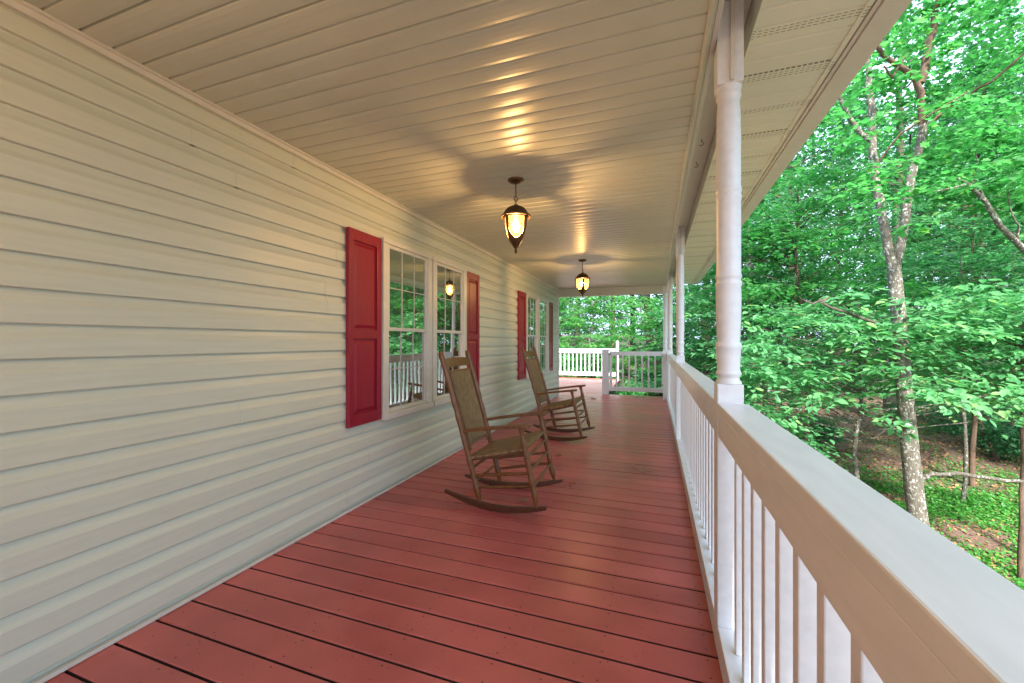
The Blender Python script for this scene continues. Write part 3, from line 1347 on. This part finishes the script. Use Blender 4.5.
base = Vector((0, 0, -.15))
pts = [base, base + Vector((.02, 0, .35)), at(921, 540, D1) - ft.location, at(914, 490, D1) - ft.location, at(908, 430, D1) - ft.location,
       at(903, 370, D1) - ft.location, at(899, 320, D1) - ft.location, at(894, 272, D1) - ft.location]
tk.tube(pts, [.21, .155, .138, .128, .118, .108, .10, .098], 16)
limb([(893, 278, 7), (886, 235, 7), (877, 185, 7), (871, 135, 7), (872, 112, 7)], .072, .05)
limb([(872, 142, 7), (856, 128, 7), (843, 108, 6.9), (838, 85, 6.8), (832, 40, 6.7)], .045, .022)
limb([(872, 115, 7), (869, 85, 7.1), (868, 60, 7.2), (862, 10, 7.3), (868, -60, 7.4)], .055, .03)
limb([(895, 276, 7), (903, 235, 7), (908, 195, 6.95), (918, 150, 6.9), (923, 120, 6.9)], .07, .058)
trunk = tk.build('trunk', M['bark_pale'], ft, smooth=True)
tk = MB()
limb([(923, 128, 6.9), (921, 100, 6.85), (915, 78, 6.8), (903, 68, 6.75), (883, 55, 6.7), (868, 30, 6.6)], .056, .03)
limb([(921, 84, 6.85), (928, 50, 6.8), (934, 25, 6.8), (940, -10, 6.7), (950, -80, 6.6)], .06, .03)
limb([(903, 66, 6.75), (905, 55, 6.7), (893, 78, 6.6), (884, 66, 6.5)], .02, .012)
limb([(923, 128, 6.9), (955, 103, 6.6), (990, 82, 6.2), (1040, 40, 5.9)], .03, .012)
limb([(872, 175, 7), (900, 135, 6.6), (940, 108, 6.2), (968, 92, 6.0)], .018, .008)
tk.build('upper_limb', M['bark_brown'], ft, smooth=True)
tk = MB()
limb([(920, 480, 7), (930, 474, 6.9), (955, 474, 6.7), (985, 478, 6.5), (1015, 482, 6.3), (1070, 480, 6.1)], .04, .022)
tk.build('low_branch', M['bark_pale'], ft, smooth=True)
fo = Foliage(np.random.default_rng(31))
tw = MB()
for i in range(340):
    px, py = R.uniform(770, 1120), R.uniform(-190, 205)
    if px < 880 and py > 150:
        continue
    dd = R.uniform(5.2, 9.5)
    if 835 < px < 950 and py > 40:
        dd = R.uniform(7.6, 10)
    c = at(px, py, dd)
    fo.spray(rel(ft, c), R.uniform(.30, .60), int(R.uniform(40, 72)), .10, tint=.55)
    if i % 3 == 0:
        q = rel(ft, c)
        tw.tube(wiggle(q + Vector((R.normal(0, .3), R.normal(0, .3), -.25)), q + Vector((R.normal(0, .35), R.normal(0, .35), .03)), 5, .03, R), taper(.010, .003, 5), 5)
for i in range(34):
    c = at(R.uniform(845, 965), R.uniform(30, 245), R.uniform(5.9, 6.6))
    fo.spray(rel(ft, c), R.uniform(.22, .42), int(R.uniform(18, 34)), .10, tint=.6)
fo.build('crown', M['leaf_maple'], LEAF_A, ft)
tk = MB()
limb([(897, 332, 7), (872, 322, 6.9), (848, 313, 6.8), (834, 309, 6.75), (822, 303, 6.7), (829, 297, 6.7), (812, 304, 6.7), (803, 299, 6.7)], .028, .012, 3, .006)
tk.build('dead_branch', M['bark_dark'], ft, smooth=True)


p = at(1085, 341.5, 7.4)
lt_ = rooted('leaning_tree', p.x, p.y, 'pale crooked tree leaning in from the right edge', 'tree')
tk = MB()
pts = [Vector((0, 0, -.1)), Vector((0, 0, .9))] + [at(px, py, d) - lt_.location for px, py, d in
       ((1082, 400, 7.4), (1066, 310, 7.3), (1040, 266, 7.2), (1020, 246, 7.1), (1000, 226, 7.05), (984, 200, 7.0), (968, 184, 6.95), (957, 178, 6.9))]
tk.tube(pts, [.08, .065, .06, .054, .05, .046, .042, .036, .028, .018], 12)
for a_, b_ in (((984, 200, 7.0), (975, 150, 6.8)), ((968, 184, 6.95), (905, 196, 6.6)), ((1020, 246, 7.1), (1010, 190, 6.9))):
    q0, q1 = at(*a_) - lt_.location, at(*b_) - lt_.location
    tk.tube(wiggle(q0, q1, 6, .03, R), taper(.02, .006, 6), 7)
tk.build('trunk', M['bark_pale'], lt_, smooth=True)
fo = Foliage(np.random.default_rng(33))
for i in range(46):
    c = at(R.uniform(930, 1090), R.uniform(120, 215), R.uniform(7.2, 8.4))
    fo.spray(rel(lt_, c), R.uniform(.3, .55), int(R.uniform(36, 60)), .115, tint=.5)
fo.build('crown', M['leaf_maple'], LEAF_A, lt_)


# --- understory trees: slender stem, layered horizontal sprays ----------------
def understory(px, d, zlo, zhi, rad, nspray, label, stem_r, mat, lean=(0, 0), seed=1, leaf=.135, spr=(.35, .65), nl=(38, 72), tint=.66, bk='bark_pale', offs=(0, 0), group='understory trees below the porch'):
    rr = np.random.default_rng(seed)
    p = at(px, 341.5, d)
    e = rooted('understory_tree', p.x, p.y, label, 'tree', group)
    zb = e.location.z
    st = MB()
    top = Vector((lean[0], lean[1], zhi - zb - .1))
    path = wiggle((0, 0, -.1), top, 9, .05, rr)
    st.tube(path, taper(stem_r, stem_r * .25, 9), 9)
    f2 = Foliage(rr)
    br = MB()
    for i in range(nspray):
        t = rr.random()
        z = zlo + (zhi - zlo) * t
        fr_ = min(1, max(.0, (z - zb) / (zhi - zb)))
        ax = path[min(9, int(fr_ * 9))]
        a = rr.random() * 2 * PI
        r = rad * math.sqrt(rr.uniform(.02, 1)) * (1 - .35 * t)
        c = Vector((ax.x + offs[0] + r * math.cos(a), ax.y + offs[1] + r * math.sin(a), z - zb))
        f2.spray(c, rr.uniform(*spr), int(rr.uniform(*nl)), leaf, tint=tint)
        if i % 2 == 0:
            br.tube(wiggle((ax.x, ax.y, max(.2, c.z - .15 - .2 * r)), c + Vector((0, 0, -.02)), 6, .035, rr), taper(.014, .004, 6), 5)
    st.build('trunk', M[bk], e, smooth=True)
    br.build('branches', M[bk], e, smooth=True)
    f2.build('crown', M[mat], LEAF_B, e)
    return e


understory(856, 8.0, -.1, 2.15, 2.7, 150, 'slender dogwood with layered mint green leaves left of the forked tree', .055, 'leaf_mint', seed=41)
understory(765, 7.6, -1.3, 1.2, 1.25, 70, 'low leafy sapling closest to the nearest porch post', .03, 'leaf_mint', seed=42, leaf=.11, tint=.5)
understory(1022, 7.6, .35, 2.1, 2.0, 105, 'young dogwood with bright leaves at the right edge', .06, 'leaf_mint', seed=43, tint=.6, bk='bark_brown')
understory(962, 10.5, .2, 3.6, 2.6, 120, 'bushy dark green maple sapling right of the forked tree', .05, 'leaf_mint', seed=44, tint=.42, leaf=.14)
understory(805, 12.5, -.2, 3.2, 2.6, 120, 'leafy sapling deeper in the wood, left of the slender dogwood', .06, 'leaf_maple', seed=45, tint=.45, leaf=.12)
understory(730, 13.0, -.6, 3.4, 2.4, 110, 'broad leafy sapling seen between the first two porch posts', .06, 'leaf_maple', seed=46, tint=.45, leaf=.12)
understory(800, 10.2, 1.7, 5.2, 2.6, 130, 'taller maple sapling holding flat bright layers left of the fork', .07, 'leaf_maple', seed=55, tint=.62, leaf=.14, bk='bark_brown', group='maple saplings rising behind the railing')
understory(735, 11.5, 1.2, 5.0, 1.9, 90, 'maple sapling with bright layers just behind the nearest porch post', .06, 'leaf_mint', seed=56, tint=.55, leaf=.14, bk='bark_brown', group='maple saplings rising behind the railing')
understory(972, 11.5, 2.4, 6.0, 2.7, 130, 'taller maple sapling with mint layers right of the fork', .07, 'leaf_mint', seed=57, tint=.55, leaf=.14, bk='bark_brown', group='maple saplings rising behind the railing')
understory(998, 13.5, -1.2, 1.6, 2.4, 90, 'leaning thin tree with dark leaves in the right background', .09, 'leaf_dark', lean=(-1.0, .4), seed=47, tint=.45, leaf=.12, bk='bark_brown')
understory(640, 17.0, -.3, 3.0, 2.2, 110, 'light green sapling behind the gate', .06, 'leaf_maple', seed=48, tint=.75, leaf=.13)
understory(592, 19.5, -.2, 4.0, 2.9, 150, 'bright broad sapling behind the white deck railing', .07, 'leaf_maple', seed=49, tint=.85, leaf=.14)
understory(560, 21.0, -.2, 5.0, 2.8, 140, 'green sapling beside the corner of the house', .07, 'leaf_maple', seed=50, tint=.8, leaf=.15)
understory(690, 15.5, -1.2, 2.4, 2.0, 90, 'dark leafy sapling seen beyond the second porch post', .05, 'leaf_dark', seed=51, tint=.5, leaf=.13)


# low evergreen shrubs on the slope
def shrub(px, d, rad, h, label, seed, mat='leaf_dark', leaf=.13, tint=.35, n=46):
    rr = np.random.default_rng(seed)
    p = at(px, 341.5, d)
    e = rooted('shrub', p.x, p.y, label, 'shrub', 'shrubs on the wooded slope')
    f2 = Foliage(rr)
    st = MB()
    for i in range(n):
        v = rr.normal(0, 1, 3)
        v /= np.linalg.norm(v)
        k = rr.uniform(.45, 1)
        c = Vector((v[0] * rad * k, v[1] * rad * k, h * (.5 + .48 * v[2] * k)))
        f2.spray(c, .38, 42, leaf, flat=.5, tilt=.6, tint=tint)
        if i % 4 == 0:
            st.tube(wiggle((rr.normal(0, .1), rr.normal(0, .1), -.05), c, 4, .03, rr), taper(.02, .006, 4), 5)
    st.build('stems', M['bark_dark'], e)
    f2.build('foliage', M[mat], LEAF_B, e)


shrub(985, 15.0, 1.5, 1.7, 'dark rhododendron shrub behind the leaning thin tree', 61)
shrub(945, 17.5, 1.7, 1.6, 'dark rounded shrub behind the forked tree', 62)
shrub(1030, 13.0, 1.5, 1.8, 'dark shrub at the right edge of the wood', 63)
shrub(800, 15.5, 1.3, 1.4, 'dark shrub on the brown slope left of the dogwood stem', 64)
shrub(765, 11.0, 1.2, 1.3, 'leafy shrub under the sapling by the nearest post', 65, 'leaf_mint', .11, .4)
shrub(625, 15.0, .9, .9, 'low bush seen through the gate slats', 66, 'leaf_maple', .12, .45)
shrub(655, 15.5, 1.0, 1.1, 'low bush right behind the hinge side of the gate', 67, 'leaf_dark', .12, .4)
shrub(580, 20.0, 1.6, .9, 'wide low bush behind the balusters of the deck railing', 68, 'leaf_maple', .13, .6)

# --- tall trees of the wood: three kinds, copied -----------------------------
def tall_proto(seed, H, rt, crown0, crad, nspray, mat, bk, label):
    rr = np.random.default_rng(seed)
    e = empty('forest_tree', (0, 0, 0))
    tag(e, label, 'tree', 'tall trees of the wood')
    st = MB()
    path = wiggle((0, 0, -.4), (rr.normal(0, .5), rr.normal(0, .5), H), 14, .07, rr)
    rad = taper(rt, rt * .22, 14)
    rad[0] *= 1.35
    st.tube(path, rad, 10)
    f2 = Foliage(rr)
    for i in range(nspray):
        t = rr.random() ** .85
        z = crown0 + (H + 1.0 - crown0) * t
        ax = path[min(14, int(z / H * 14))] if z < H else path[14]
        a = rr.random() * 2 * PI
        r = crad * math.sqrt(rr.uniform(.03, 1)) * (.65 + .8 * t * (1 - t))
        if t > .75:
            r *= 1 - (t - .75) * 2.4
        c = Vector((ax.x + r * math.cos(a), ax.y + r * math.sin(a), z))
        f2.spray(c, rr.uniform(.5, 1.0), 46, .19, flat=.35, tilt=.5, tint=rr.uniform(.35, .65), droop=.25)
        if i % 6 == 0:
            st.tube(wiggle((ax.x, ax.y, z - .5 - .25 * r), c, 6, .09, rr), taper(rt * .22, .012, 6), 5)
    st.build('trunk', M[bk], e, smooth=True)
    f2.build('crown', M[mat], LEAF_C, e)
    return e


protos = [tall_proto(71, 15, .20, 3.0, 3.2, 190, 'leaf_maple', 'bark_dark', ''),
          tall_proto(72, 18, .24, 5.0, 3.6, 210, 'leaf_dark', 'bark_dark', ''),
          tall_proto(73, 12, .13, 2.0, 2.6, 150, 'leaf_maple', 'bark_pale', ''),
          tall_proto(74, 17, .17, 3.5, 3.2, 190, 'leaf_dark', 'bark_brown', '')]
ORD = ['', ]
spots = [  # px at the horizon, depth, kind, label
    (892, 19.0, 1, 'stout dark trunk close to the left of the forked tree'),
    (930, 22.0, 3, 'straight brown trunk behind the forked tree, on its right'),
    (795, 21.0, 1, 'tall trunk standing in the gap right of the nearest porch post'),
    (752, 15.5, 2, 'thin tall tree beside the nearest porch post'),
    (838, 24.0, 0, 'tall tree deep in the wood behind the slender dogwood'),
    (868, 30.0, 3, 'far tree in the wood between the dogwood and the forked tree'),
    (975, 19.0, 0, 'tall leafy tree in the right background behind the dark shrubs'),
    (1015, 23.0, 1, 'tall tree in the wood near the right edge'),
    (1060, 17.0, 3, 'tall tree just outside the right edge'),
    (705, 19.0, 3, 'tall tree seen right of the second porch post'),
    (725, 27.0, 0, 'far tree between the nearest and second porch posts'),
    (680, 24.0, 2, 'far thin tree seen against the second porch post'),
    (650, 23.0, 1, 'tall tree behind the hinge side of the gate'),
    (632, 28.0, 0, 'far tree behind the middle of the gate'),
    (612, 25.0, 3, 'tall tree behind the tall deck post'),
    (578, 27.0, 0, 'tall leafy tree behind the deck railing'),
    (545, 26.0, 1, 'tall tree hidden partly by the corner of the house'),
    (560, 33.0, 2, 'far tree above the deck railing beside the house'),
    (780, 31.0, 3, 'far tree deep in the wood beyond the nearest post'),
    (910, 33.0, 0, 'far tree in the wood behind the fork of the pale tree'),
    (960, 29.0, 1, 'far dark tree in the wood at right'),
    (1000, 32.0, 2, 'farthest pale tree at the right'),
    (815, 35.0, 2, 'far pale tree deep in the wood left of the dogwood'),
    (1200, 15.0, 0, 'tall tree outside the view mirrored in the windows'),
    (1330, 19.0, 1, 'tall dark tree outside the view mirrored in the windows'),
    (1500, 16.0, 3, 'brown trunked tree outside the view mirrored in the windows'),
    (1130, 22.0, 2, 'thin tree outside the view on the right'),
    (1250, 26.0, 0, 'far leafy tree outside the view on the right'),
]
more = [(13.5, 9.5, 0, 'leafy tree of the wood right of the frame, nearest of those there'), (16, 13, 2, 'pale thin tree of the wood right of the frame'),
        (19, 8, 3, 'brown tree of the wood right of the frame, behind the nearest'), (17, 3.5, 1, 'dark tree of the wood far right of the frame'),
        (22, 14, 1, 'dark tree deep in the wood right of the frame'), (24, 4, 0, 'leafy tree deep in the wood right of the frame'),
        (20, -2, 2, 'pale tree of the wood level with the viewer'), (26, 10, 3, 'brown tree deep in the wood right of the frame')]
used = set()
rr = np.random.default_rng(5)
for (px, d, k, lab) in spots + [(None, m, m[2], m[3]) for m in more]:
    p = Vector((d[0], d[1], 0)) if px is None else at(px, 341.5, d)
    e = protos[k] if k not in used else copy_tree(protos[k])
    used.add(k)
    e.location = (p.x, p.y, float(gz(p.x, p.y)))
    s = rr.uniform(.88, 1.15)
    e.scale = (s, s, s * rr.uniform(.95, 1.1) * (.72 if px and px < 660 else 1))
    e.rotation_euler = (0, 0, rr.uniform(0, 2 * PI))
    e['label'] = lab

# --- the far wood, read as one mass ------------------------------------------
rr = np.random.default_rng(90)
fo = Foliage(rr)
for i in range(1900):
    a = math.radians(rr.uniform(-35, 105))
    d = rr.uniform(36, 52)
    x, y = d * math.sin(a), d * math.cos(a)
    z = float(gz(x, y)) + rr.uniform(0, 1) ** 1.1 * 19
    fo.spray((x, y, z), rr.uniform(1.0, 1.9), 40, .42, flat=.6, tilt=.7, tint=rr.uniform(.3, .7), droop=.2)
tag(fo.build('far_wood', M['leaf_dark'], LEAF_C), 'far dense green wood closing the view behind the trees', 'wood', kind='stuff')

# --- ground cover and litter ---------------------------------------------------
rr = np.random.default_rng(91)
n = 34000
u = at(965, 341.5, 9.5)
x = rr.normal(u.x + .1, 2.3, n)
y = rr.normal(u.y + .5, 2.1, n)
keep = (np.sin(x * 2.1 + y * .8) + np.sin(y * 2.7 - x * 1.3) + rr.normal(0, .7, n)) > -.5
x, y = x[keep], y[keep]
n = len(x)
hh = .10 + .10 * np.sin(x * 1.7 + 1) * np.sin(y * 1.9)
z = gz(x, y) + rr.uniform(.02, 1, n) * np.clip(hh, .06, .3)
nr = np.stack([rr.normal(0, .6, n), rr.normal(0, .6, n), np.ones(n)], 1)
tag(leaves('ground_cover', np.stack([x, y, z], 1), nr, rr.normal(0, 1, (n, 3)), rr.uniform(.035, .10, n), np.clip(rr.normal(.55, .22, n), 0, 1), M['leaf_cover'], LEAF_C), 'bright green ground cover on the forest floor at right', 'ground cover', kind='stuff')
n = 38000
a = np.radians(rr.uniform(-15, 75, n))
d = rr.uniform(4, 28, n)
x, y = d * np.sin(a), d * np.cos(a)
ok = (x > 1.0) | (y > 15)
x, y = x[ok], y[ok]
n = len(x)
z = gz(x, y) + rr.uniform(.005, .03, n)
nr = np.stack([rr.normal(0, .5, n), rr.normal(0, .5, n), np.ones(n)], 1)
tag(leaves('leaf_litter', np.stack([x, y, z], 1), nr, rr.normal(0, 1, (n, 3)), rr.uniform(.06, .13, n), np.clip(rr.normal(.5, .2, n), 0, 1), M['dead_leaf'], LEAF_C), 'brown fallen leaves covering the forest floor', 'leaf litter', kind='stuff')

# ------------------------------------------------------------------ light
SUN_EL, SUN_AZ = math.radians(42), math.radians(168)    # azimuth measured from +Y towards +X
w = bpy.data.worlds.new('World')
scene.world = w
w.use_nodes = True
nt = w.node_tree
sky = nt.nodes.new('ShaderNodeTexSky')
sky.sky_type = 'NISHITA'
sky.sun_disc = False
sky.sun_elevation = SUN_EL
sky.sun_rotation = SUN_AZ
sky.dust_density = 4.0
sky.air_density = 1.0
sky.ozone_density = 1.0
tc = nt.nodes.new('ShaderNodeTexCoord')
cn = N(nt, 'ShaderNodeTexNoise', Scale=2.2, Detail=6.0)
nt.links.new(tc.outputs['Generated'], cn.inputs['Vector'])
cl = ramp(nt, cn.outputs['Fac'], [(.3, (3.4, 4.5, 6.5)), (.7, (5.9, 6.9, 8.6))])
cm = N(nt, 'ShaderNodeMix', data_type='RGBA')
cm.inputs[0].default_value = .8
nt.links.new(sky.outputs[0], cm.inputs[6])
nt.links.new(cl, cm.inputs[7])
bg = nt.nodes['Background']
bg.inputs['Strength'].default_value = .15
nt.links.new(cm.outputs[2], bg.inputs['Color'])
sl = bpy.data.lights.new('sun', 'SUN')
sl.energy = 5.0
sl.angle = math.radians(5)
sl.color = (1, .97, .93)
so = bpy.data.objects.new('sun', sl)
COL.objects.link(so)
dirv = Vector((math.sin(SUN_AZ) * math.cos(SUN_EL), math.cos(SUN_AZ) * math.cos(SUN_EL), math.sin(SUN_EL)))
so.rotation_euler = (-dirv).to_track_quat('-Z', 'Y').to_euler()

# ------------------------------------------------------------------ camera
cam = bpy.data.cameras.new('camera')
cam.sensor_width = 36
cam.lens = 36 * FPX / 1024
cam.clip_start = .02
cam.clip_end = 2000
co = bpy.data.objects.new('camera', cam)
COL.objects.link(co)
co.location = (0, 0, EYE)
co.rotation_euler = (math.radians(90), 0, YAW)
scene.camera = co

scene.view_settings.view_transform = 'Standard'
scene.view_settings.look = 'None'
scene.view_settings.exposure = 1.6
scene.view_settings.gamma = 1
scene.cycles.max_bounces = 8
scene.cycles.diffuse_bounces = 5
scene.cycles.transparent_max_bounces = 12
scene.cycles.use_denoising = True
